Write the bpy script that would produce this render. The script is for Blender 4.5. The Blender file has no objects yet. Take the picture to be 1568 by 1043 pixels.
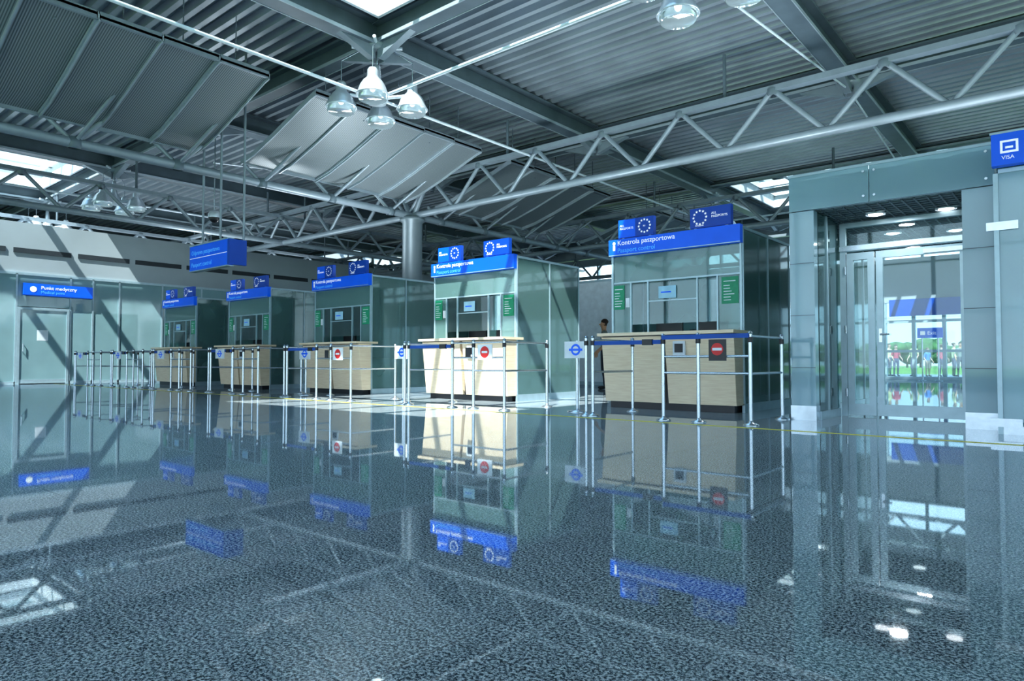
import bpy, bmesh, math, random
from mathutils import Vector, Matrix
random.seed(4)
scene = bpy.context.scene
COL = scene.collection
scene.view_settings.view_transform = 'Standard'
try: scene.view_settings.look = 'Medium High Contrast'
except Exception as ex: print('look', ex)

# ------------------------------------------------------------------ materials
def newmat(name):
    m = bpy.data.materials.new(name); m.use_nodes = True
    nt = m.node_tree; b = nt.nodes["Principled BSDF"]
    return m, nt, b
def pmat(name, col, rough=0.5, metal=0.0, var=0.08, scale=6.0, emit=0.0, spec=0.5, bump=0.0):
    m, nt, b = newmat(name)
    tc = nt.nodes.new("ShaderNodeTexCoord"); nz = nt.nodes.new("ShaderNodeTexNoise")
    nz.inputs["Scale"].default_value = scale; nz.inputs["Detail"].default_value = 3
    nt.links.new(tc.outputs["Object"], nz.inputs["Vector"])
    r = nt.nodes.new("ShaderNodeValToRGB")
    r.color_ramp.elements[0].position = 0.3; r.color_ramp.elements[1].position = 0.7
    r.color_ramp.elements[0].color = tuple(c*(1-var) for c in col)+(1,)
    r.color_ramp.elements[1].color = tuple(min(1,c*(1+var)) for c in col)+(1,)
    nt.links.new(nz.outputs["Fac"], r.inputs["Fac"]); nt.links.new(r.outputs["Color"], b.inputs["Base Color"])
    b.inputs["Roughness"].default_value = rough; b.inputs["Metallic"].default_value = metal
    b.inputs["Specular IOR Level"].default_value = spec
    if emit > 0:
        nt.links.new(r.outputs["Color"], b.inputs["Emission Color"]); b.inputs["Emission Strength"].default_value = emit
    return m
def glassmat(name, col, tint, fac, rough=0.1):
    """fac = share of the surface that is opaque/frosted"""
    m, nt, b = newmat(name)
    tc = nt.nodes.new("ShaderNodeTexCoord"); nz = nt.nodes.new("ShaderNodeTexNoise"); nz.inputs["Scale"].default_value = 1.3
    nt.links.new(tc.outputs["Object"], nz.inputs["Vector"])
    r = nt.nodes.new("ShaderNodeValToRGB")
    r.color_ramp.elements[0].color = tuple(c*0.85 for c in col)+(1,); r.color_ramp.elements[1].color = tuple(min(1,c*1.15) for c in col)+(1,)
    nt.links.new(nz.outputs["Fac"], r.inputs["Fac"]); nt.links.new(r.outputs["Color"], b.inputs["Base Color"])
    b.inputs["Roughness"].default_value = rough
    b.inputs["Specular IOR Level"].default_value = 0.8
    tr = nt.nodes.new("ShaderNodeBsdfTransparent"); tr.inputs["Color"].default_value = tint+(1,)
    gl = nt.nodes.new("ShaderNodeBsdfGlossy"); gl.inputs["Roughness"].default_value = 0.02
    gl.inputs["Color"].default_value = (0.9, 1, 1, 1)
    lw = nt.nodes.new("ShaderNodeFresnel"); lw.inputs["IOR"].default_value = 1.5
    mg = nt.nodes.new("ShaderNodeMixShader")
    nt.links.new(lw.outputs[0], mg.inputs[0]); nt.links.new(tr.outputs[0], mg.inputs[1]); nt.links.new(gl.outputs[0], mg.inputs[2])
    mx = nt.nodes.new("ShaderNodeMixShader"); mx.inputs[0].default_value = fac
    nt.links.new(mg.outputs[0], mx.inputs[1]); nt.links.new(b.outputs[0], mx.inputs[2])
    nt.links.new(mx.outputs[0], nt.nodes["Material Output"].inputs[0])
    return m

M = {}
M['steel'] = pmat('brushed_steel', (0.55,0.61,0.66), 0.25, 0.9, 0.05, 20)
M['column'] = pmat('column_metal_cladding', (0.20,0.25,0.28), 0.40, 0.3, 0.06, 3)
M['alu'] = pmat('aluminium_frame', (0.40,0.52,0.58), 0.35, 0.4, 0.05, 10)
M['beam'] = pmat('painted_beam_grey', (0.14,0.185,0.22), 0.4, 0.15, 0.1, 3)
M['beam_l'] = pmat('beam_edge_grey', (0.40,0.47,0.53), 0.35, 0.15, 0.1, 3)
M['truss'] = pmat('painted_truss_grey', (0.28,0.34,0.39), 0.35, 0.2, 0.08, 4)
M['rod'] = pmat('white_tie_rod', (0.70,0.79,0.86), 0.35, 0.1)
M['deck'] = pmat('corrugated_deck', (0.37,0.43,0.48), 0.34, 0.35, 0.14, 0.9)
M['white'] = pmat('white_paint', (0.74,0.82,0.87), 0.6)
M['fascia'] = pmat('fascia_paint', (0.33,0.385,0.42), 0.6, 0, 0.1, 0.6)
M['dark'] = pmat('dark_slot', (0.03,0.04,0.05), 0.6)
M['black'] = pmat('black_plastic', (0.02,0.02,0.025), 0.35)
M['blue'] = pmat('sign_blue', (0.0,0.11,0.74), 0.35, 0, 0.05, 3, emit=0.22)
M['blue_d'] = pmat('sign_dark_blue', (0.0,0.055,0.36), 0.35, 0, 0.05, 3, emit=0.15)
M['belt'] = pmat('belt_blue', (0.02,0.10,0.42), 0.6)
M['red'] = pmat('sign_red', (0.65,0.03,0.03), 0.4)
M['yellow'] = pmat('yellow_tape', (0.80,0.72,0.10), 0.5)
M['green'] = pmat('poster_green', (0.01,0.27,0.14), 0.4, 0, 0.1, 20, emit=0.05)
M['paper'] = pmat('paper_white', (0.75,0.81,0.86), 0.6)
M['cyan'] = pmat('paper_cyan', (0.40,0.66,0.82), 0.6)
M['letter'] = pmat('sign_lettering', (0.9,0.95,1.0), 0.5, emit=0.3)
M['letter_c'] = pmat('sign_lettering_cyan', (0.10,0.45,0.9), 0.5, emit=0.25)
M['bulb'] = pmat('lamp_diffuser', (0.95,0.98,1.0), 0.4, emit=3.0)
M['polish'] = pmat('polished_aluminium', (0.80,0.87,0.93), 0.3, 0.6, 0.04, 30)
M['frost'] = glassmat('frosted_glass_green', (0.20,0.345,0.34), (0.64,0.84,0.83), 0.50, 0.10)
M['frost_d'] = glassmat('tinted_glass_dark', (0.12,0.22,0.23), (0.55,0.72,0.74), 0.38, 0.08)
M['frost_l'] = glassmat('frosted_glass_pale', (0.32,0.50,0.54), (0.7,0.88,0.9), 0.72, 0.08)
M['pillar'] = glassmat('glass_cladding', (0.39,0.58,0.66), (0.75,0.9,0.92), 0.72, 0.07)
M['clear'] = glassmat('clear_glass', (0.5,0.65,0.68), (0.90,0.97,0.98), 0.04, 0.03)
M['tint'] = glassmat('solar_glass', (0.3,0.45,0.5), (0.42,0.55,0.60), 0.04, 0.03)
M['screen'] = pmat('monitor_screen', (0.05,0.08,0.1), 0.15)
M['grass'] = pmat('grass', (0.14,0.26,0.07), 0.9, 0, 0.3, 0.4)
M['asphalt'] = pmat('apron_concrete', (0.24,0.28,0.31), 0.8, 0, 0.1, 0.4)
M['leaf'] = pmat('leaf', (0.06,0.14,0.04), 0.8, 0, 0.4, 2)
M['ventile'] = pmat('ceiling_tile_grey', (0.35,0.42,0.45), 0.6)
M['diffuser']=glassmat('prismatic_lamp_glass',(0.75,0.85,0.9),(0.9,0.97,1.0),0.45,0.2)

def wood():
    m, nt, b = newmat('birch_veneer')
    tc = nt.nodes.new("ShaderNodeTexCoord"); mp = nt.nodes.new("ShaderNodeMapping")
    mp.inputs["Scale"].default_value = (1.2,1.2,14)
    nz = nt.nodes.new("ShaderNodeTexNoise"); nz.inputs["Scale"].default_value = 3.5; nz.inputs["Detail"].default_value = 6
    r = nt.nodes.new("ShaderNodeValToRGB")
    r.color_ramp.elements[0].position=.25; r.color_ramp.elements[1].position=.75
    r.color_ramp.elements[0].color=(0.76,0.60,0.42,1); r.color_ramp.elements[1].color=(0.90,0.77,0.58,1)
    nt.links.new(tc.outputs["Object"],mp.inputs[0]); nt.links.new(mp.outputs[0],nz.inputs["Vector"])
    nt.links.new(nz.outputs["Fac"],r.inputs[0]); nt.links.new(r.outputs[0],b.inputs["Base Color"])
    b.inputs["Roughness"].default_value=0.4
    return m
M['wood'] = wood()

def perf():
    m, nt, b = newmat('perforated_metal')
    tc = nt.nodes.new("ShaderNodeTexCoord")
    wv = nt.nodes.new("ShaderNodeTexWave"); wv.wave_type='BANDS'; wv.bands_direction='Y'
    wv.inputs["Scale"].default_value = 9.0
    r = nt.nodes.new("ShaderNodeValToRGB")
    r.color_ramp.elements[0].position=.35; r.color_ramp.elements[1].position=.6
    r.color_ramp.elements[0].color=(0.13,0.165,0.18,1); r.color_ramp.elements[1].color=(0.31,0.355,0.375,1)
    nt.links.new(tc.outputs["Object"],wv.inputs["Vector"]); nt.links.new(wv.outputs["Fac"],r.inputs[0])
    nt.links.new(r.outputs[0],b.inputs["Base Color"])
    b.inputs["Roughness"].default_value=0.42; b.inputs["Metallic"].default_value=0.2
    return m
M['perf'] = perf()

def granite():
    m, nt, b = newmat('polished_granite')
    tc = nt.nodes.new("ShaderNodeTexCoord")
    n1 = nt.nodes.new("ShaderNodeTexNoise"); n1.inputs["Scale"].default_value=112; n1.inputs["Detail"].default_value=3; n1.inputs["Roughness"].default_value=.8
    n2 = nt.nodes.new("ShaderNodeTexVoronoi"); n2.inputs["Scale"].default_value=150
    for n in (n1,n2): nt.links.new(tc.outputs["Object"], n.inputs["Vector"])
    r = nt.nodes.new("ShaderNodeValToRGB"); cr=r.color_ramp
    cr.elements[0].position=.44; cr.elements[0].color=(0.045,0.07,0.09,1)
    cr.elements[1].position=.565; cr.elements[1].color=(0.90,0.97,1.0,1)
    e=cr.elements.new(.5); e.color=(0.38,0.46,0.52,1)
    nt.links.new(n1.outputs["Fac"], r.inputs[0])
    mx = nt.nodes.new("ShaderNodeMix"); mx.data_type='RGBA'; mx.blend_type='MULTIPLY'; mx.inputs[0].default_value=.45
    bw = nt.nodes.new("ShaderNodeRGBToBW"); nt.links.new(n2.outputs["Color"], bw.inputs[0])
    nt.links.new(r.outputs[0], mx.inputs[6]); nt.links.new(bw.outputs[0], mx.inputs[7])
    bk = nt.nodes.new("ShaderNodeTexBrick"); bk.offset=0.0
    bk.inputs["Color1"].default_value=(1,1,1,1); bk.inputs["Color2"].default_value=(.96,.97,.98,1); bk.inputs["Mortar"].default_value=(.5,.5,.5,1)
    bk.inputs["Scale"].default_value=1; bk.inputs["Brick Width"].default_value=1.2; bk.inputs["Row Height"].default_value=1.2; bk.inputs["Mortar Size"].default_value=.0025
    nt.links.new(tc.outputs["Object"], bk.inputs["Vector"])
    m2 = nt.nodes.new("ShaderNodeMix"); m2.data_type='RGBA'; m2.blend_type='MULTIPLY'; m2.inputs[0].default_value=1
    nt.links.new(mx.outputs[2], m2.inputs[6]); nt.links.new(bk.outputs["Color"], m2.inputs[7])
    nt.nodes.remove(b)
    df = nt.nodes.new("ShaderNodeBsdfDiffuse"); nt.links.new(m2.outputs[2], df.inputs["Color"])
    gl = nt.nodes.new("ShaderNodeBsdfGlossy"); gl.inputs["Roughness"].default_value=0.025; gl.inputs["Color"].default_value=(.93,.97,1,1)
    lw = nt.nodes.new("ShaderNodeLayerWeight"); lw.inputs["Blend"].default_value=.5
    pw = nt.nodes.new("ShaderNodeMath"); pw.operation='POWER'; pw.inputs[1].default_value=3.4
    ma = nt.nodes.new("ShaderNodeMath"); ma.operation='MULTIPLY_ADD'; ma.inputs[1].default_value=.64; ma.inputs[2].default_value=.06
    nt.links.new(lw.outputs["Facing"], pw.inputs[0]); nt.links.new(pw.outputs[0], ma.inputs[0])
    ms = nt.nodes.new("ShaderNodeMixShader"); nt.links.new(ma.outputs[0], ms.inputs[0]); nt.links.new(df.outputs[0], ms.inputs[1]); nt.links.new(gl.outputs[0], ms.inputs[2])
    nt.links.new(ms.outputs[0], nt.nodes["Material Output"].inputs[0])
    return m
M['granite'] = granite()

# ------------------------------------------------------------------ mesh builder
class MB:
    def __init__(s): s.v=[]; s.f=[]; s.m=[]; s.sm=[]; s.mats=[]
    def mi(s,k):
        if k not in s.mats: s.mats.append(k)
        return s.mats.index(k)
    def add(s, vs, fs, k, smooth=False):
        o=len(s.v); s.v+= [tuple(v) for v in vs]; i=s.mi(k)
        for f in fs: s.f.append([o+j for j in f]); s.m.append(i); s.sm.append(smooth)
    def hexa(s, p, k):
        s.add(p, [(0,3,2,1),(4,5,6,7),(0,1,5,4),(1,2,6,5),(2,3,7,6),(3,0,4,7)], k)
    def box(s,x0,x1,y0,y1,z0,z1,k):
        s.hexa([(x0,y0,z0),(x1,y0,z0),(x1,y1,z0),(x0,y1,z0),(x0,y0,z1),(x1,y0,z1),(x1,y1,z1),(x0,y1,z1)],k)
    def tube(s,p,q,r,k,n=10,r2=None):
        p=Vector(p);q=Vector(q); d=(q-p).normalized(); r2=r if r2 is None else r2
        a=d.orthogonal().normalized(); b=d.cross(a); vs=[]
        for (c,rr) in ((p,r),(q,r2)):
            for i in range(n):
                t=2*math.pi*i/n; vs.append(c+(a*math.cos(t)+b*math.sin(t))*rr)
        s.add(vs,[(i,(i+1)%n,n+(i+1)%n,n+i) for i in range(n)],k,True)
        s.add(vs,[tuple(range(n-1,-1,-1)),tuple(range(n,2*n))],k)
    def lathe(s,c,prof,k,n=20):
        vs=[]
        for (r,z) in prof:
            for i in range(n):
                t=2*math.pi*i/n; vs.append((c[0]+r*math.cos(t),c[1]+r*math.sin(t),c[2]+z))
        fs=[]
        for j in range(len(prof)-1):
            for i in range(n): fs.append((j*n+i,j*n+(i+1)%n,(j+1)*n+(i+1)%n,(j+1)*n+i))
        s.add(vs,fs,k,True)
    def ell(s,c,r,k,n=14,mm=9):
        prof=[(max(1e-4,math.sin(math.pi*j/mm)), -math.cos(math.pi*j/mm)) for j in range(mm+1)]
        vs=[];fs=[]
        for (a,z) in prof:
            for i in range(n):
                t=2*math.pi*i/n; vs.append((c[0]+r[0]*a*math.cos(t),c[1]+r[1]*a*math.sin(t),c[2]+r[2]*z))
        for j in range(mm):
            for i in range(n): fs.append((j*n+i,j*n+(i+1)%n,(j+1)*n+(i+1)%n,(j+1)*n+i))
        s.add(vs,fs,k,True)
    def disc(s,c,r,k,n=16,star=False):   # vertical, faces -y
        if star: pts=[(c[0]+(r if i%2==0 else r*.42)*math.sin(math.pi*i/5),c[1],c[2]+(r if i%2==0 else r*.42)*math.cos(math.pi*i/5)) for i in range(10)]
        else: pts=[(c[0]+r*math.sin(2*math.pi*i/n),c[1],c[2]+r*math.cos(2*math.pi*i/n)) for i in range(n)]
        s.add(pts,[tuple(range(len(pts)))],k)
    def quad(s,p,k): s.add(p,[(0,1,2,3)],k)
    def mesh(s,name):
        me=bpy.data.meshes.new(name); me.from_pydata(s.v,[],s.f)
        for k in s.mats: me.materials.append(M[k] if isinstance(k,str) else k)
        me.polygons.foreach_set('material_index',s.m); me.polygons.foreach_set('use_smooth',s.sm); me.update()
        return me
    def obj(s,name,loc=(0,0,0),bevel=0):
        o=bpy.data.objects.new(name,s.mesh(name)); COL.objects.link(o); o.location=loc
        if bevel:
            b=o.modifiers.new('bevel','BEVEL'); b.width=bevel; b.segments=2; b.limit_method='ANGLE'; b.angle_limit=math.radians(50)
        return o
def inst(o,name,loc,rot=0):
    n=bpy.data.objects.new(name,o.data); COL.objects.link(n); n.location=loc; n.rotation_euler[2]=rot; n.scale=o.scale
    for md in o.modifiers:
        if md.type=='BEVEL':
            b=n.modifiers.new('bevel','BEVEL'); b.width=md.width; b.segments=2; b.limit_method='ANGLE'; b.angle_limit=md.angle_limit
    return n
TXT={}
def text(body,size,loc,parent,mat,rot=(math.pi/2,0,0),name='lettering'):
    key=(body,size,mat)
    if key not in TXT:
        c=bpy.data.curves.new(name,'FONT'); c.body=body; c.size=size; c.extrude=0.002; c.materials.append(M[mat]); TXT[key]=c
    o=bpy.data.objects.new(name,TXT[key]); COL.objects.link(o); o.location=loc; o.rotation_euler=rot
    if parent: o.parent=parent
    return o

# ------------------------------------------------------------------ shell
X0,X1,Y0,Y1=-38.0,14.0,-9.0,30.0
ZR=6.9
b=MB(); b.box(X0,X1,Y0,Y1+0.2,-0.1,0,'granite'); b.obj('floor')
b=MB(); b.box(-120,80,-80,150,-0.3,-0.12,'grass'); b.box(-120,80,31,48,-0.12,-0.08,'asphalt'); b.obj('ground_lawn')

SK=[(-9.4,-3.9,0.9,7.5),(-28.0,-22.6,0.9,7.5),(-9.4,-2.9,22.7,27.5),(-34.0,-28.8,22.7,27.5)]
b=MB()
def corr(x0,x1,y0,y1):
    per=0.30; pts=[]; y=y0
    while y<y1-1e-6:
        for dy,z in ((0,0),(0.10,0),(0.135,0.13),(0.265,0.13)):
            if y+dy<y1: pts.append((y+dy,z))
        y+=per
    pts.append((y1,0))
    n=max(1,int((x1-x0)/6)); vs=[];fs=[]
    for i in range(n+1):
        x=x0+(x1-x0)*i/n
        for (yy,zz) in pts: vs.append((x,yy,ZR+zz))
    k=len(pts)
    for i in range(n):
        for j in range(k-1): fs.append((i*k+j,i*k+j+1,(i+1)*k+j+1,(i+1)*k+j))
    b.add(vs,fs,'deck')
corr(X0,X1,Y0,0.9); corr(X0,X1,7.5,22.7); corr(X0,X1,27.5,Y1)
for ys in ((0.9,7.5),(22.7,27.5)):
    xs=[X0]
    for s_ in SK:
        if s_[2]==ys[0]: xs+= [s_[0],s_[1]]
    xs.append(X1); xs=sorted(xs)
    for i in range(0,len(xs),2): corr(xs[i],xs[i+1],ys[0],ys[1])
b.obj('ceiling')
for i,(a,c,d,e) in enumerate(SK):
    b=MB(); h=0.55; z0=ZR-0.12
    if i==2: z0=ZR-.02
    b.box(a-.06,a,d-.06,e+.06,z0,ZR+h,'white'); b.box(c,c+.06,d-.06,e+.06,z0,ZR+h,'white')
    b.box(a,c,d-.06,d,z0,ZR+h,'white'); b.box(a,c,e,e+.06,z0,ZR+h,'white')
    nx=5
    for j in range(nx+1):
        x=a+(c-a)*j/nx; b.box(x-.06,x+.06,d,e,ZR+h-.12,ZR+h,'white')
    for j in range(4):
        y=d+(e-d)*j/3; b.box(a,c,y-.10,y+.10,ZR+h-.12,ZR+h,'white')
    b.quad([(a,d,ZR+h-.02),(c,d,ZR+h-.02),(c,e,ZR+h-.02),(a,e,ZR+h-.02)],'clear')
    b.obj('window_%d'%(i+1))

def facade(name,along,fixed,a0,a1,step,sill,head,top=ZR):
    b=MB(); t=.12
    def bx(p,q,z0,z1,k,th=t):
        if along=='x': b.box(p,q,fixed-th,fixed+th,z0,z1,k)
        else: b.box(fixed-th,fixed+th,p,q,z0,z1,k)
    bx(a0,a1,0,sill,'white'); bx(a0,a1,head,top,'fascia')
    n=int(round((a1-a0)/step))
    for i in range(n+1):
        p=a0+(a1-a0)*i/n; bx(p-.06,p+.06,sill,head,'alu',.08)
    for z in (sill+(head-sill)*.34,sill+(head-sill)*.67): bx(a0,a1,z-.03,z+.03,'alu',.05)
    return b.obj(name)
facade('wall_front','x',Y0,X0,X1,2.0,0.25,6.2)
facade('wall_right','y',X1,Y0,Y1,1.95,0.25,6.2)
b=MB(); y=Y1
b.box(X0,-13,y-.12,y+.12,0,4.7,'white'); b.box(X0,X1,y-.12,y+.12,5.7,ZR,'fascia')
for i in range(40):
    x=X0+i*52/39; b.box(x-.05,x+.05,y-.1,y+.1,4.7,5.7,'alu')
b.box(-13,X1,y-.12,y+.12,0,0.12,'white'); b.box(-13,X1,y-.12,y+.12,3.0,4.7,'fascia')
for i in range(28):
    x=-13+i*1.0; b.box(x-.06,x+.06,y-.1,y+.1,.12,3.1,'alu')
b.box(-13,X1,y-.08,y+.08,1.05,1.15,'alu'); b.box(-13,X1,y-.08,y+.08,2.2,2.3,'alu')
b.box(-5.8,-3.1,y-.2,y-.14,2.45,3.1,'blue_d')
b.quad([(-13,y,.12),(X1,y,.12),(X1,y,3.0),(-13,y,3.0)],'tint')
b.quad([(-13,y,4.7),(X1,y,4.7),(X1,y,5.7),(-13,y,5.7)],'clear')
b.obj('wall_back')
b=MB(); b.box(X0-.1,X0+.1,Y0,Y1,0,ZR,'fascia'); b.obj('wall_far_left')
b=MB(); b.box(-24.9,-6.2,17,17.15,0,3.05,'white'); b.box(-24.9,-6.2,16.97,17.18,3.05,3.12,'alu')
b.box(-24.9,-6.2,16.98,17.0,0,.1,'alu'); b.obj('wall_partition')

# left wall (frosted glass + fascia)
b=MB(); x=-25.0
ys=[Y0,-6,-3,0,2.4,4.4,6.1]+[7.55,8.2,9.0,10.4,11.8,13.2,14.6,16.9]
for p,q in zip(ys,ys[1:]):
    if p==6.1: b.box(x-.02,x,p,q,2.4,3.4,'frost_l'); continue
    b.box(x-.02,x,p+.01,q-.01,.08,3.4,'frost_l')
for p in ys: b.box(x-.06,x+.03,p-.025,p+.025,0,3.4,'alu')
b.box(x-.06,x+.03,Y0,6.1,0,.08,'alu'); b.box(x-.06,x+.03,7.55,16.9,0,.08,'alu'); b.box(x-.06,x+.03,Y0,16.9,3.37,3.45,'alu')
b.box(x-1.5,x-.02,Y0,30,3.42,5.0,'fascia')
b.box(x-3,x-1.5,Y0,30,4.6,5.0,'fascia')
b.box(x-2.2,x-2.1,Y0,30,0,3.42,'white')
y=-8
while y<24:
    b.box(x-.03,x+.02,y,y+1.55,4.05,4.2,'dark'); y+=1.75
b.obj('wall_left')
b=MB(); yy0,yy1=6.13,7.52
b.box(x-.03,x+.05,yy0,yy0+.07,0,2.38,'alu'); b.box(x-.03,x+.05,yy1-.07,yy1,0,2.38,'alu'); b.box(x-.03,x+.05,yy0+.07,yy1-.07,2.3,2.38,'alu')
b.box(x-.015,x+.02,yy0+.07,yy1-.07,.14,2.3,'frost_l'); b.box(x-.02,x+.03,yy0+.07,yy1-.07,.02,.14,'alu')
b.quad([(x+.024,6.65,1.35),(x+.024,6.95,1.35),(x+.024,6.95,1.68),(x+.024,6.65,1.68)],'paper')
b.tube((x+.08,6.28,1.0),(x+.08,6.28,1.25),.015,'steel'); b.tube((x+.02,6.28,1.0),(x+.08,6.28,1.0),.01,'steel'); b.tube((x+.02,6.28,1.25),(x+.08,6.28,1.25),.01,'steel')
b.obj('door_1')
b=MB(); b.box(x+.04,x+.14,6.25,8.15,2.76,3.12,'blue'); b.box(x+.04,x+.143,6.25,8.15,2.74,2.77,'blue_d')
b.tube((x+.145,6.5,2.94),(x+.15,6.5,2.94),.09,'letter',16)
s=b.obj('medical_point_sign')
text('Punkt medyczny',.15,(x+.146,6.7,2.95),s,'letter',(math.pi/2,0,math.pi/2))
text('Medical point',.12,(x+.146,6.7,2.82),s,'letter_c',(math.pi/2,0,math.pi/2))

# ------------------------------------------------------------------ roof structure
def ibeam(name,axis,fix,a0,a1,z0=6.42,z1=6.88,w=.17):
    b=MB()
    def bx(o0,o1,za,zb,k='beam'):
        if axis=='y': b.box(fix+o0,fix+o1,a0,a1,za,zb,k)
        else: b.box(a0,a1,fix+o0,fix+o1,za,zb,k)
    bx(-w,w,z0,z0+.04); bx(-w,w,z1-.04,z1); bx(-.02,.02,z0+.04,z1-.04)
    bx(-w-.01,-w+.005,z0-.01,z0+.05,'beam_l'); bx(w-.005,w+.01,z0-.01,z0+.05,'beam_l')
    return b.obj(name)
GX=[-34.6,-28.4,-22.2,-16.0,-9.8,-3.6,2.6,8.8]; GY=[-6.8,0.5,7.8,15.1,22.4,29.0]
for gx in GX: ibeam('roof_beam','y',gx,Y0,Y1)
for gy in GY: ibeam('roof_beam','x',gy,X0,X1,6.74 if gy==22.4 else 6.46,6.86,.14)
b=MB()
for gx in GX:
    for gy in GY:
        if gy==22.4 and gx in (-3.6,): continue
        b.lathe((gx,gy,0),[(.001,6.36),(.22,6.36),(.26,6.42),(.26,6.52),(.12,6.56)],'truss',14)
        for dx,dy in ((1,0),(-1,0),(0,1),(0,-1)):
            if gy==22.4 and dx!=0: continue
            b.hexa([(gx+dx*.1-dy*.07,gy+dy*.1-dx*.07,6.2),(gx+dx*.1+dy*.07,gy+dy*.1+dx*.07,6.2),(gx+dx*.16+dy*.07,gy+dy*.16+dx*.07,6.2),(gx+dx*.16-dy*.07,gy+dy*.16-dx*.07,6.2),
                    (gx+dx*.1-dy*.07,gy+dy*.1-dx*.07,6.5),(gx+dx*.1+dy*.07,gy+dy*.1+dx*.07,6.5),(gx+dx*1.1+dy*.07,gy+dy*1.1+dx*.07,6.5),(gx+dx*1.1-dy*.07,gy+dy*1.1-dx*.07,6.5)],'truss')
b.obj('roof_beam_haunches')

def truss(name,axis,fix,a0,a1,zb=4.65,zt=5.6,step=1.8,rb=.085):
    b=MB(); P=(lambda a,z:(fix,a,z)) if axis=='y' else (lambda a,z:(a,fix,z))
    b.tube(P(a0,zb),P(a1,zb),rb,'truss',14)
    if axis=='y': b.box(fix-.09,fix+.09,a0,a1,zt-.05,zt+.05,'truss')
    else: b.box(a0,a1,fix-.09,fix+.09,zt-.05,zt+.05,'truss')
    a=a0+.5
    while a+step<a1:
        b.tube(P(a,zb),P(a+step/2,zt),.05,'truss',8); b.tube(P(a+step/2,zt),P(a+step,zb),.05,'truss',8)
        b.lathe((P(a+step/2,0)[0],P(a+step/2,0)[1],0),[(.09,zt-.12),(.12,zt-.06),(.12,zt)],'beam',8)
        a+=step
    a=a0+.5
    while a<a1:
        b.tube(P(a,zt),P(a,6.5),.035,'beam',8); a+=step*3
    return b.obj(name)
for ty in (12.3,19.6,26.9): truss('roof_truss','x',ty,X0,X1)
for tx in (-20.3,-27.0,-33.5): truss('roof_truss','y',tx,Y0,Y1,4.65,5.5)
b=MB(); tx=-13.9
b.tube((tx,Y0,4.65),(tx,Y1,4.65),.09,'truss',14)
a=Y0+.4
while a<29:
    b.tube((tx,a,4.65),(tx-.12,a-.4,5.05),.045,'truss',8); b.tube((tx,a,4.65),(tx+.25,a+.4,5.12),.045,'truss',8)
    b.tube((tx,a,4.65),(tx+1.3,a+.3,5.45),.035,'truss',8)
    b.lathe((tx,a,4.65),[(.1,-.1),(.13,-.05),(.13,.05),(.1,.1)],'beam',10)
    a+=1.83
b.obj('roof_truss')
b=MB(); 
b.lathe((-13.9,12.3,0),[(.27,0),(.27,4.45),(.34,4.5),(.34,4.58),(.2,4.6)],'column',28)
b.lathe((-13.9,12.3,0),[(.33,0),(.33,.06),(.28,.07)],'column',28)
b.tube((-13.9,12.3,4.55),(-13.3,12.3,5.55),.07,'truss'); b.tube((-13.9,12.3,4.55),(-14.5,12.3,5.55),.07,'truss')
c=b.obj('steel_column')

# acoustic wing panels
def wings(y0,y1,name):
    b=MB(); n=int(round((y1-y0)/.93)); w=(y1-y0)/n
    prof=[(-13.95,5.02),(-13.4,5.12),(-12.6,5.36),(-11.9,5.60),(-11.3,5.80),(-11.15,5.83)]
    for i in range(n):
        ya=y0+i*w+.012; yb=y0+(i+1)*w-.012; dz=.035*(i%2)
        for (xa,za),(xb,zb) in zip(prof,prof[1:]):
            b.hexa([(xa,ya,za+dz),(xb,ya,zb+dz),(xb,yb,zb+dz),(xa,yb,za+dz),(xa,ya,za+dz+.04),(xb,ya,zb+dz+.04),(xb,yb,zb+dz+.04),(xa,yb,za+dz+.04)],'perf')
            for ye in (ya,yb):
                b.hexa([(xa,ye-.012,za+dz-.05),(xb,ye-.012,zb+dz-.05),(xb,ye+.012,zb+dz-.05),(xa,ye+.012,za+dz-.05),(xa,ye-.012,za+dz+.06),(xb,ye-.012,zb+dz+.06),(xb,ye+.012,zb+dz+.06),(xa,ye+.012,za+dz+.06)],'beam_l')
        b.box(-11.2,-11.15,ya,yb,5.80,5.93,'truss'); b.box(-13.98,-13.92,ya,yb,5.0,5.1,'truss')
        b.tube((-11.5,(ya+yb)/2,5.75),(-11.5,(ya+yb)/2,6.88),.012,'steel',6)
    return b.obj(name)
for (p,q) in ((-7.4,-.9),(-.05,6.45),(7.4,12.1),(13.2,18.0),(20.4,25.2)): wings(p,q,'acoustic_ceiling_panels')

# tie rods
b=MB()
for gx in (-9.8,-22.2): b.tube((gx,Y0,5.5),(gx,22.4,5.5),.03,'rod',8)
for gy in (7.8,22.4):
    b.tube((-9.8 if gy<8 else X0,gy,5.5),(X1,gy,5.5),.03,'rod',8)
for gx in (-3.6,-16.0): 
    b.tube((gx,7.8,5.5),(gx,15.1,6.3),.02,'rod',8); b.tube((gx,22.4,5.6),(gx,15.1,6.3),.02,'rod',8)
for (cx,cy) in ((-9.8,7.8),(-3.6,7.8),(-22.2,7.8),(-9.8,22.4)):
    b.lathe((cx,cy,5.5),[(.001,-.08),(.07,-.06),(.09,0),(.07,.06),(.001,.08)],'rod',12)
b.obj('roof_tie_rods')

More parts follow.
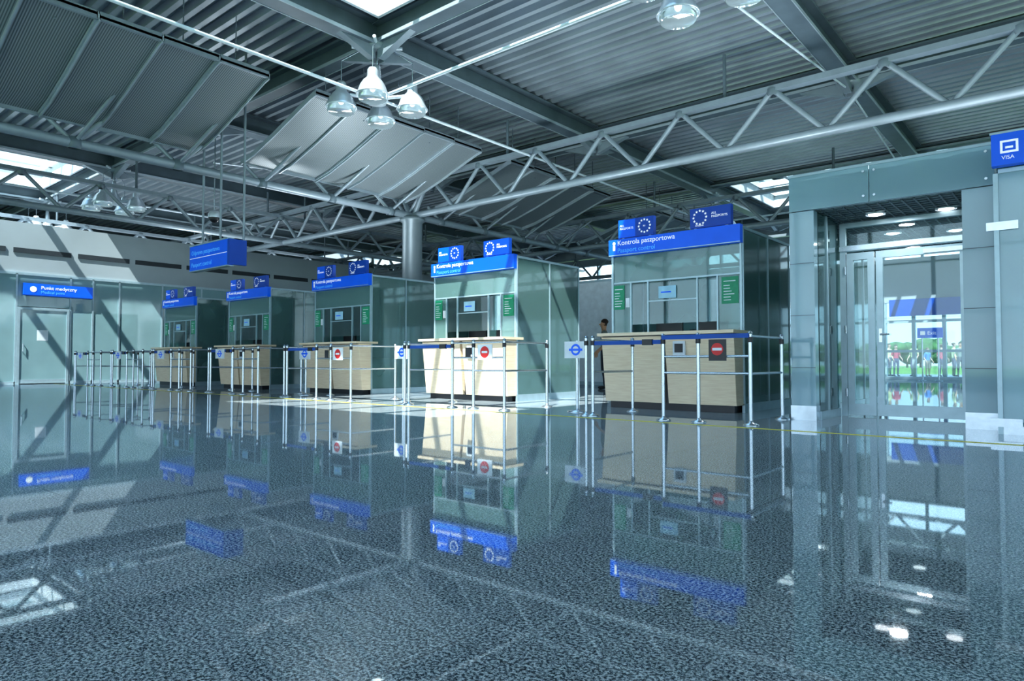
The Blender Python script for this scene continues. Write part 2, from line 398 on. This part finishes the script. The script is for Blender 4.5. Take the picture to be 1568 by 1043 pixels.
# pendant clusters
def pendant_mesh():
    b=MB()
    b.tube((0,0,0.85),(0,0,0.46),.022,'steel',10)
    b.lathe((0,0,0),[(.001,.50),(.045,.49),(.075,.20),(.11,.12),(.17,.0),(.19,-.10),(.16,-.16),(.001,-.17)],'polish',20)
    b.tube((-.3,.3,.80),(.3,-.3,.80),.03,'rod',8); b.tube((-.3,-.3,.80),(.3,.3,.80),.03,'rod',8)
    for sx,sy in ((1,1),(-1,-1),(1,-1),(-1,1)):
        x=.42*sx;y=.42*sy
        b.tube((0,0,-.08),(x,y,-.0),.03,'polish',8)
        b.tube((x,y,.1),(x,y,.55),.008,'steel',6)
        b.tube((x,y,.55),(x*.3,y*.3,.80),.008,'steel',6)
        b.lathe((x,y,0),[(.001,.20),(.06,.195),(.085,.16),(.09,.06),(.10,.03),(.155,-.02),(.20,-.09),(.235,-.19),(.265,-.235),(.265,-.25),(.25,-.25),(.22,-.18),(.18,-.09),(.13,-.03),(.001,.0)],'polish',24)
        b.lathe((x,y,0),[(.232,-.235),(.225,-.32),(.20,-.335),(.001,-.335)],'diffuser',20)
        b.ell((x,y,-.12),(.05,.05,.08),'bulb',10,6)
    return b
pl=None
LAMPS=[(-9.8,7.8),(-3.6,7.8),(-22.2,7.8),(-28.4,7.8),(-9.8,22.4),(-22.2,22.4),(-28.4,22.4),(-3.6,22.4)]
for (lx,ly) in LAMPS:
    if pl is None: pl=pendant_mesh().obj('pendant_lamp_cluster',(lx,ly,5.58)); pl.scale=(1.08,1.08,1.08)
    else: inst(pl,'pendant_lamp_cluster',(lx,ly,5.58))

# ------------------------------------------------------------------ passport booths
W=2.05; DP=1.9
def booth_mesh():
    b=MB()
    b.box(.06,W-.06,-.16,.3,0,.10,'black')
    for (xa,xb) in ((0,.985),(1.045,W)):
        b.hexa([(xa+.01,-.22,.10),(xb-.01,-.22,.10),(xb,.05,.10),(xa,.05,.10),(xa,-.32,1.06),(xb,-.32,1.06),(xb,.05,1.06),(xa,.05,1.06)],'wood')
    b.box(.985,1.045,-.18,.05,.1,1.06,'black')
    b.box(-.03,W+.03,-.40,.16,1.07,1.115,'wood'); b.box(.02,W-.02,-.33,.05,1.055,1.07,'black')
    b.box(1.18,1.36,-.335,-.30,.78,.98,'paper'); b.box(1.21,1.33,-.345,-.33,.82,.94,'black')
    for x in (0,W-.03): b.box(x,x+.03,-.02,.04,1.1,2.31,'alu')
    b.box(.03,W-.03,-.005,.005,1.90,2.31,'frost')
    b.box(.03,.33,-.005,.005,1.12,1.90,'frost'); b.box(1.72,W-.03,-.005,.005,1.12,1.90,'frost')
    b.box(.33,1.72,-.003,.003,1.25,1.90,'clear')
    for x in (.33,.62,1.40,1.70): b.box(x-.012,x+.012,-.015,.015,1.12,1.90,'alu')
    b.box(.03,W-.03,-.012,.012,1.885,1.91,'alu'); b.box(.62,1.40,-.012,.012,1.58,1.60,'alu')
    b.box(.03,.22,-.014,-.007,1.49,1.86,'green'); b.box(1.76,2.0,-.014,-.007,1.49,1.86,'green')
    for z in (1.80,1.74,1.70,1.66,1.62,1.58,1.54): 
        b.box(.05,.19 if z>1.78 else random.uniform(.12,.19),-.016,-.013,z-.006,z+.006,'paper'); b.box(1.79,1.96 if z>1.78 else random.uniform(1.87,1.96),-.016,-.013,z-.006,z+.006,'paper')
    b.box(.80,1.08,-.022,-.015,1.62,1.80,'cyan'); b.box(.84,1.0,-.025,-.021,1.70,1.72,'blue')
    b.box(.24,.31,-.014,-.007,1.52,1.66,'paper')
    b.box(-.01,W+.01,-.09,.02,2.31,2.56,'blue'); b.box(-.01,W+.01,-.092,-.088,2.312,2.325,'alu')
    for (xa,ring_r) in ((.14,True),(1.32,False)):
        b.box(xa,xa+.6,-.05,.03,2.58,2.86,'blue_d'); 
        b.box(xa+.05,xa+.09,-.03,.01,2.55,2.58,'alu'); b.box(xa+.51,xa+.55,-.03,.01,2.55,2.58,'alu')
        cx=xa+(.45 if ring_r else .15)
        tx=xa+(.0 if ring_r else .30)
        b.box(tx+.005,tx+.295,-.054,-.05,2.585,2.855,'blue' if ring_r else 'blue_d')
        for i in range(12):
            t=2*math.pi*i/12; b.disc((cx+.095*math.sin(t),-.0535,2.725+.095*math.cos(t)),.022,'letter',star=True)
    b.disc((.09,-.095,2.50),.025,'letter'); b.box(.07,.11,-.096,-.094,2.39,2.47,'letter')
    for x in (0,W):
        b.box(x-.006,x+.006,.03,DP/2-.01,.12,2.52,'frost'); b.box(x-.006,x+.006,DP/2+.01,DP,.12,2.52,'frost')
        b.box(x-.02,x+.02,0,DP,0,.12,'black' if x==0 else 'alu'); b.box(x-.015,x+.015,0,DP,2.50,2.54,'alu')
        for y in (0,DP/2-.012,DP-.03): b.box(x-.018,x+.018,y,y+.025,.1,2.52,'alu')
    b.box(0,.7,DP-.01,DP,.12,2.52,'frost'); b.box(1.45,W,DP-.01,DP,.12,2.52,'frost'); b.box(.72,1.43,DP-.01,DP,.08,2.1,'clear')
    b.box(.7,.74,DP-.03,DP,0,2.52,'alu'); b.box(1.41,1.45,DP-.03,DP,0,2.52,'alu'); b.box(0,W,DP-.03,DP,2.48,2.54,'alu'); b.box(.7,1.45,DP-.03,DP,2.08,2.13,'alu')
    b.box(.02,W-.02,.03,DP-.03,2.505,2.52,'clear')
    b.box(.05,W-.05,.08,.72,.74,.77,'wood'); b.box(.08,.12,.1,.7,.0,.74,'alu'); b.box(W-.12,W-.08,.1,.7,0,.74,'alu')
    for mx in (.75,1.45):
        b.box(mx-.22,mx+.22,.40,.44,.95,1.28,'black'); b.box(mx-.2,mx+.2,.441,.445,.97,1.26,'screen'); b.box(mx-.03,mx+.03,.4,.46,.77,.97,'black'); b.box(mx-.12,mx+.12,.34,.52,.77,.785,'black')
    b.box(.3,.6,.2,.5,.77,.98,'paper'); b.box(1.62,1.92,.15,.5,1.12,1.16,'black')
    b.box(.8,1.25,1.0,1.06,.62,1.2,'black'); b.box(.78,1.27,1.0,1.45,.46,.54,'black'); b.tube((1.02,1.2,.08),(1.02,1.2,.46),.03,'steel')
    for i in range(5):
        t=2*math.pi*i/5; b.tube((1.02,1.2,.09),(1.02+.28*math.cos(t),1.2+.28*math.sin(t),.03),.02,'black',6)
    return b
def area(name,loc,sx,sy,e,up=True,parent=None,col=(.86,.95,1)):
    l=bpy.data.lights.new(name,'AREA'); l.shape='RECTANGLE'; l.size=sx; l.size_y=sy; l.energy=e; l.color=col
    o=bpy.data.objects.new(name,l); COL.objects.link(o); o.location=loc
    if up: o.rotation_euler=(math.pi,0,0)
    if parent: o.parent=parent
    return o
bo=None; XR=[-3.53,-7.52,-11.51,-15.50,-19.45]
for xr in XR:
    loc=(xr-W,9.05,0)
    if bo is None: bo=booth_mesh().obj('passport_control_booth',loc,0.003); o=bo
    else: o=inst(bo,'passport_control_booth',loc)
    text('Kontrola paszportowa',.105,(.15,-.097,2.465),o,'letter')
    text('Passport control',.095,(.15,-.097,2.355),o,'letter_c')
    text('ALL\nPASSPORTS',.046,(.17,-.057,2.75),o,'letter')
    text('ALL\nPASSPORTS',.046,(1.64,-.057,2.75),o,'letter')
    text('EU',.03,(.57,-.057,2.715),o,'letter'); text('CITIZENS',.03,(1.40,-.057,2.60),o,'letter')
    area('booth_ceiling_fill',(1.02,1.1,2.60),1.4,1.2,85,True,o)  # added fill light on the booth top, brightens the ceiling; no real fixture

# ------------------------------------------------------------------ queue barriers
def barrier_mesh(sign):
    b=MB()
    def post(x,y):
        b.tube((x,y,0.01),(x,y,1.0),.021,'steel',12); b.lathe((x,y,0),[(.085,0),(.085,.012),(.03,.03),(.021,.05)],'steel',16)
        b.lathe((x,y,0),[(.026,.98),(.026,1.01),(.001,1.025)],'steel',12); b.lathe((x,y,0),[(.028,.9),(.028,.96)],'black',12)
    P1=(.76,0);P2=(-.28,0);P3=(-1.27,0);P4=(.76,1.0);P5=(-1.27,1.0);P6=(.16,.0);P7=(-1.37,.0)
    for p in (P1,P2,P3,P4,P5,P6,P7): post(*p)
    def rail(p,q,zs=(.97,.56)):
        for z in zs: b.tube((p[0],p[1],z),(q[0],q[1],z),.014,'steel',10)
    rail(P1,P4); rail(P3,P5); rail(P1,P2,(.97,.75,.56)); 
    b.box(P3[0],P2[0],-.003,.003,.90,.95,'belt')
    b.box(-.55,-.42,-.02,.02,.89,.96,'black')
    if sign=='stop':
        b.box(.27,.55,-.03,-.015,.72,.94,'paper'); b.disc((.41,-.032,.83),.085,'red',24); b.box(.355,.465,-.035,-.0335,.815,.845,'paper')
        b.box(.03,.13,-.04,-.025,.76,.90,'black')
    elif sign=='dark':
        b.box(.30,.50,-.03,-.015,.70,.94,'black'); b.disc((.40,-.032,.83),.07,'red',24); b.box(.345,.455,-.035,-.0335,.815,.845,'paper')
        b.box(P2[0],P1[0],-.04,-.034,.95,1.0,'belt')
    else:
        b.box(-1.0,-.62,-.03,-.015,.76,.97,'paper'); b.disc((-.81,-.032,.865),.075,'blue',24); b.disc((-.81,-.034,.865),.05,'paper',24)
        b.box(-.92,-.70,-.037,-.035,.852,.878,'blue')
    return b
ms={}
for i,xr in enumerate([-3.53,-7.05,-10.6,-13.7,-16.7,-19.4,-22.3]):
    k=['dark','stop','stop','go','go','go','go'][i]
    if k in ms: inst(ms[k],'queue_barrier',(xr,7.3,0))
    else: ms[k]=barrier_mesh(k).obj('queue_barrier',(xr,7.3,0))
def plate(name,loc):
    b=MB(); b.tube((0,0,.01),(0,0,.98),.02,'steel',12); b.lathe((0,0,0),[(.14,0),(.14,.012),(.03,.03),(.02,.05)],'steel',18)
    b.box(-.19,.19,-.035,-.02,.74,.97,'paper'); b.disc((0,-.037,.855),.08,'blue',24); b.disc((0,-.039,.855),.05,'paper',24); b.box(-.11,.11,-.042,-.04,.84,.87,'blue')
    return b.obj(name,loc)
p=plate('queue_sign_post',(-9.15,7.9,0))
for l in ((-5.35,7.75,0),(-12.3,8.0,0),): inst(p,'queue_sign_post',l)
b=MB(); b.box(-24.5,1.5,6.98,7.05,0.0005,0.002,'yellow'); b.obj('floor_marking_line')

# ------------------------------------------------------------------ hanging direction sign
b=MB(); b.box(-14.4,-12.8,6.54,6.66,2.58,3.10,'blue'); b.box(-14.41,-12.79,6.53,6.67,3.10,3.13,'alu'); b.box(-14.41,-12.79,6.53,6.67,2.57,2.59,'alu')
b.box(-12.80,-12.72,6.54,6.9,2.60,3.10,'blue_d')
b.box(-14.38,-12.82,6.535,6.54,2.84,2.85,'letter')
for xx in (-13.95,-13.2): b.tube((xx,6.6,3.1),(xx,6.6,6.88),.025,'truss',8)
b.tube((-12.75,6.85,3.1),(-12.75,6.85,6.88),.025,'truss',8)
s=b.obj('hanging_direction_sign')
text('Odprawa paszportowa',.13,(-14.3,6.53,2.91),s,'letter_c'); text('Passport control',.13,(-14.3,6.53,2.66),s,'letter_c')
b=MB(); b.tube((-14.7,7.2,6.88),(-14.7,7.2,4.05),.015,'steel',8); b.lathe((-14.7,7.2,3.9),[(.02,.15),(.1,.12),(.13,.05),(.13,-.02)],'polish',16); b.ell((-14.7,7.2,3.88),(.11,.11,.11),'black',14,8)
b.obj('dome_camera')

# ------------------------------------------------------------------ glazed vestibule
b=MB(); y=8.4
def pillar(xa,xb,top):
    b.box(xa,xb,y-.01,y+.005,.12,top,'pillar'); b.box(xa,xb,y+.12,y+.13,.12,top,'pillar')
    b.box(xa,xa+.012,y+.005,y+.12,.12,top,'pillar'); b.box(xb-.012,xb,y+.005,y+.12,.12,top,'pillar')
    b.box(xa+.06,xb-.06,y+.03,y+.1,.0,top,'white')
    b.box(xa-.005,xb+.005,y-.02,y+.14,0,.17,'steel')
    for z in (.62,1.24,1.86): b.box(xa,xb,y-.012,y-.009,z-.004,z+.004,'beam')
pillar(-2.69,-2.41,2.48); pillar(-.944,-.66,2.48)
b.box(-2.69,-1.82,y-.012,y+.004,2.49,2.92,'pillar'); b.box(-1.81,-.66,y-.012,y+.004,2.49,2.92,'pillar')
b.box(-2.69,-.66,y+.03,y+.1,2.5,2.86,'white'); b.box(-2.70,-.65,y-.02,y+.14,2.90,2.93,'alu')
for xx in (-1.87,-1.76,-.73):
    for z in (2.56,2.84): b.tube((xx,y-.03,z),(xx,y,z),.014,'steel',10)
for xx in (-2.41,-.944):
    b.box(xx-.006,xx+.006,y+.14,9.38,.1,2.48,'frost_d'); b.box(xx-.02,xx+.02,y+.14,9.36,0,.1,'alu'); b.box(xx-.02,xx+.02,8.85,8.89,.1,2.48,'alu')
b.box(-2.70,-2.685,y+.14,13,.1,2.9,'frost'); b.box(-2.71,-2.67,y+.14,13,0,.1,'alu'); b.box(-2.71,-2.67,y+.14,13,2.93,2.95,'alu')
for yy in (9.5,10.7,11.9,12.98): b.box(-2.71,-2.67,yy-.02,yy+.02,0,2.9,'alu')
b.box(-.60,.55,7.98,7.995,.12,2.5,'pillar'); b.box(.57,2.4,7.98,7.995,.12,2.5,'pillar'); b.box(2.42,6,7.98,7.995,.12,2.5,'pillar')
b.box(-.64,-.60,7.96,8.38,0,2.5,'alu'); b.box(-.6,6,7.97,8.01,0,.08,'steel'); b.box(-.6,6,7.97,8.01,2.5,2.54,'alu')
for z in (.12,2.0): b.box(-.70,-.45,7.95,7.98,z-.05,z+.03,'steel')
b.box(-.64,6,8.39,8.41,.0,2.9,'frost_d')
b.obj('wall_vestibule')
b=MB()
b.box(-2.66,1.0,8.52,13,2.50,2.56,'ventile')
xx=-2.6
while xx<0.9: b.box(xx-.01,xx+.01,8.52,13,2.485,2.5,'beam'); xx+=.12
yy=8.6
while yy<13: b.box(-2.66,1,yy-.01,yy+.01,2.485,2.5,'beam'); yy+=.12
for (lx,ly) in ((-1.9,9.1),(-2.0,10.6),(-1.2,9.3),(-1.3,10.9),(-2.0,12.1)):
    b.lathe((lx,ly,2.47),[(.11,.0),(.11,.02)],'white',18); b.ell((lx,ly,2.475),(.085,.085,.02),'bulb',16,5)
cv=b.obj('ceiling_vestibule')
for (lx,ly) in ((-1.7,8.95),(-1.7,10.6),(-1.3,12.2)):
    l=bpy.data.lights.new('downlight','AREA'); l.shape='DISK'; l.size=.18; l.energy=10; l.color=(.92,.97,1)
    o=bpy.data.objects.new('downlight_lamp',l); COL.objects.link(o); o.location=(lx,ly,2.44)
area('vestibule_ceiling_fill',(-1.0,10.6,2.65),3,3.5,120,True)  # unseen upward light, added to lift the roof over the vestibule
area('fascia_ceiling_fill',(-26.5,8,5.1),2.0,20,200,True)  # added fill without a fixture, brightens the roof above the left fascia
# doors
b=MB(); yd=9.4
def fr(xa,xb,za,zb,k='alu',t=.03): b.box(xa,xb,yd-t,yd+t,za,zb,k)
fr(-2.38,-2.31,0,2.46); fr(-1.0,-.97,0,2.46); fr(-2.31,-1.0,2.09,2.17); fr(-2.31,-1.0,2.40,2.46)
b.box(-2.31,-1.0,yd-.004,yd+.004,2.17,2.40,'clear')
b.box(-2.38,-.97,yd-.05,yd-.031,2.10,2.16,'steel')
def leaf(xa,xb):
    t=.025
    fr(xa,xa+.075,.02,2.07,t=t); fr(xb-.075,xb,.02,2.07,t=t); fr(xa+.075,xb-.075,.02,.16,t=t); fr(xa+.075,xb-.075,1.98,2.07,t=t)
    b.box(xa+.075,xb-.075,yd-.004,yd+.004,.16,1.98,'clear')
leaf(-2.30,-1.985); leaf(-1.965,-1.01)
b.tube((-1.925,yd-.06,1.03),(-1.82,yd-.06,1.03),.011,'steel'); b.tube((-1.925,yd-.06,1.03),(-1.925,yd-.02,1.03),.012,'steel'); b.box(-1.94,-1.905,yd-.035,yd-.026,.93,1.1,'steel')
b.box(-1.45,-1.05,yd-.05,yd-.026,1.99,2.04,'steel')
for z in (.3,1.1,1.85): b.tube((-2.315,yd-.04,z-.05),(-2.315,yd-.04,z+.05),.014,'steel')
b.obj('door_2')
b=MB(); b.box(-.64,2.2,7.86,7.96,2.55,2.85,'blue'); b.box(-.65,2.21,7.855,7.965,2.85,2.87,'alu')
b.box(-.57,-.43,7.855,7.86,2.66,2.78,'letter'); b.box(-.55,-.45,7.852,7.856,2.68,2.76,'blue'); b.box(-.53,-.47,7.85,7.853,2.70,2.72,'letter')
s=b.obj('visa_sign'); text('VISA',.05,(-.56,7.852,2.60),s,'letter'); text('Wizy',.2,(-.37,7.852,2.64),s,'letter')
b=MB(); b.box(-4.65,-3.85,28.5,28.56,1.55,1.92,'blue'); b.box(-4.55,-4.4,28.49,28.5,1.66,1.8,'letter')
for xx in (-4.5,-4.0): b.tube((xx,28.53,0.01),(xx,28.53,1.56),.025,'steel'); b.lathe((xx,28.53,0),[(.12,0),(.12,.015),(.03,.03)],'steel',14)
s=b.obj('information_sign'); text('Exit',.18,(-4.33,28.49,1.67),s,'letter')

# ------------------------------------------------------------------ people
def person(name,loc,rot,shirt,pants,hair,skin,fwd=0.0,h=1.76):
    ms_=[pmat(name+'_skin',skin,.5),pmat(name+'_shirt',shirt,.8),pmat(name+'_trousers',pants,.8),pmat(name+'_hair',hair,.7),pmat(name+'_shoes',(.03,.03,.03),.4)]
    bm=bmesh.new(); sk=bm.verts.layers.skin.verify()
    def V(p,r,r2=None,root=False):
        v=bm.verts.new(p); v[sk].radius=(r,r2 or r); v[sk].use_root=root; return v
    def E(*vs):
        for a,b_ in zip(vs,vs[1:]): bm.edges.new((a,b_))
    pel=V((0,0,.96),.145,.11,True); wa=V((0,0,1.10),.13,.10); ch=V((0,0,1.28),.155,.115); uc=V((0,.01,1.41),.13,.095)
    nk=V((0,.0,1.49),.055); hb=V((0,-.015,1.555),.068,.075); hm=V((0,-.015,1.64),.082,.098); ht=V((0,-.005,1.71),.07,.085)
    E(pel,wa,ch,uc,nk,hb,hm,ht)
    for s in (1,-1):
        sh=V((.165*s,.01,1.405),.062); el=V((.225*s,.04,1.12),.043); wr=V((.235*s,-.08-fwd,.90+fwd*.8),.028); pa=V((.235*s,-.11-fwd*1.3,.83+fwd*.9),.034,.018)
        E(uc,sh,el,wr,pa)
        for i in range(4):
            o=(i-1.5)*.019; L=(.075,.085,.08,.062)[i]
            f1=V((.235*s-.004*s,-.11-fwd*1.3+o,.80+fwd*.9),.009); f2=V((.23*s,-.118-fwd*1.3+o,.80-L*.55+fwd*.9),.0085); f3=V((.222*s,-.112-fwd*1.3+o,.80-L+fwd*.9),.007)
            E(pa,f1,f2,f3)
        t1=V((.225*s,-.15-fwd*1.3,.82+fwd*.9),.01); t2=V((.22*s,-.165-fwd*1.3,.785+fwd*.9),.008); E(pa,t1,t2)
        hp=V((.09*s,0,.88),.098); kn=V((.10*s,-.015,.50),.065); cf=V((.10*s,.015,.34),.058); an=V((.105*s,.02,.10),.042); hl=V((.105*s,.03,.05),.045); to=V((.12*s,-.16,.035),.036,.03)
        E(pel,hp,kn,cf,an,hl,to)
    me=bpy.data.meshes.new(name); bm.to_mesh(me); bm.free()
    o=bpy.data.objects.new(name,me); COL.objects.link(o)
    o.modifiers.new('skin','SKIN'); sb=o.modifiers.new('s','SUBSURF'); sb.levels=1; sb.render_levels=1
    dg=bpy.context.evaluated_depsgraph_get(); me2=bpy.data.meshes.new_from_object(o.evaluated_get(dg))
    bpy.data.objects.remove(o)
    b=MB(); vs=[tuple(v.co) for v in me2.vertices]
    for p in me2.polygons:
        c=p.center
        if c.z<.085: k=4
        elif c.z<.97 and abs(c.x)<.21: k=2
        elif c.z<1.47 and (c.z>1.18 or abs(c.x)<.17): k=1
        elif c.z>1.60 and (c.y>.01 or c.z>1.715): k=3
        else: k=0
        i=b.mi(ms_[k]); b.f.append(list(p.vertices)); b.m.append(i); b.sm.append(True)
    b.v=vs
    b.ell((0,.012,1.70),(.082,.095,.075),ms_[3],14,8)
    b.ell((0,-.113,1.63),(.013,.02,.022),ms_[0],8,6)
    for s in (1,-1):
        b.ell((.082*s,-.01,1.635),(.012,.022,.032),ms_[0],8,6); b.ell((.032*s,-.098,1.655),(.013,.008,.008),M['paper'],8,6); b.ell((.032*s,-.104,1.655),(.006,.004,.006),M['black'],8,6)
    b.ell((0,-.100,1.585),(.025,.008,.006),M['red'],8,6)
    k=h/1.76; b.v=[(x*k,y*k,z*k) for x,y,z in b.v]
    o=b.obj(name,loc); o.rotation_euler[2]=rot
    return o
G=-.08
a1=person('standing_man',(-9.25,14.6,0),-.9,(.22,.24,.21),(.05,.06,.08),(.05,.03,.02),(.62,.34,.2),.08)
c1=person('standing_woman',(-7.6,40.5,G),.6,(.55,.08,.12),(.08,.08,.14),(.08,.04,.02),(.55,.34,.24),.1,1.66)
c2=person('standing_passenger',(-6.9,41.2,G),-.4,(.7,.70,.35),(.10,.11,.16),(.12,.08,.05),(.55,.34,.24),.05)
c3=person('standing_boy',(-6.2,40.8,G),.9,(.10,.25,.6),(.20,.18,.14),(.12,.08,.05),(.55,.34,.24),.05,1.5)
inst(c2,'standing_passenger',(-5.2,42.0,G),2.0); inst(c1,'standing_woman',(-5.6,40.9,G),2.6); inst(c2,'standing_passenger',(-8.1,41.4,G),1.2); inst(a1,'standing_man',(-4.8,41.0,G),.3)

# planting outside
b=MB()
for i in range(70):
    x=-60+i*1.6+random.uniform(-.5,.5); yy=105+random.uniform(-3,3); h=random.uniform(2.5,4.5)
    b.tube((x,yy,-.1),(x,yy,h*.5),.15,'leaf',6)
    for j in range(4): b.ell((x+random.uniform(-1.2,1.2),yy+random.uniform(-.6,.6),h*.4+random.uniform(0,h*.3)),(random.uniform(1,1.8),1.2,random.uniform(.8,1.3)),'leaf',8,6)
b.obj('tree_row')

# ------------------------------------------------------------------ light
w=bpy.data.worlds.new('sky'); scene.world=w; w.use_nodes=True; nt=w.node_tree
bg=nt.nodes['Background']; tc=nt.nodes.new('ShaderNodeTexCoord'); sp=nt.nodes.new('ShaderNodeSeparateXYZ'); r=nt.nodes.new('ShaderNodeValToRGB')
nt.links.new(tc.outputs['Generated'],sp.inputs[0]); nt.links.new(sp.outputs['Z'],r.inputs[0]); nt.links.new(r.outputs[0],bg.inputs[0])
r.color_ramp.elements[0].color=(.72,.88,1,1); r.color_ramp.elements[1].color=(.36,.62,.92,1); r.color_ramp.elements[1].position=.8
bg.inputs[1].default_value=2.85
l=bpy.data.lights.new('sun','SUN'); l.energy=12; l.angle=.01; l.color=(1,.98,.93)
o=bpy.data.objects.new('sun',l); COL.objects.link(o); o.rotation_euler=Vector((-.3,.65,-1)).to_track_quat('-Z','Y').to_euler()

cam=bpy.data.cameras.new('camera'); co=bpy.data.objects.new('camera',cam); COL.objects.link(co)
cam.sensor_width=36; cam.lens=23.88; cam.clip_end=300
co.location=(0,0,.69); co.rotation_euler=(math.radians(91.79),0,math.radians(40.1))
scene.camera=co
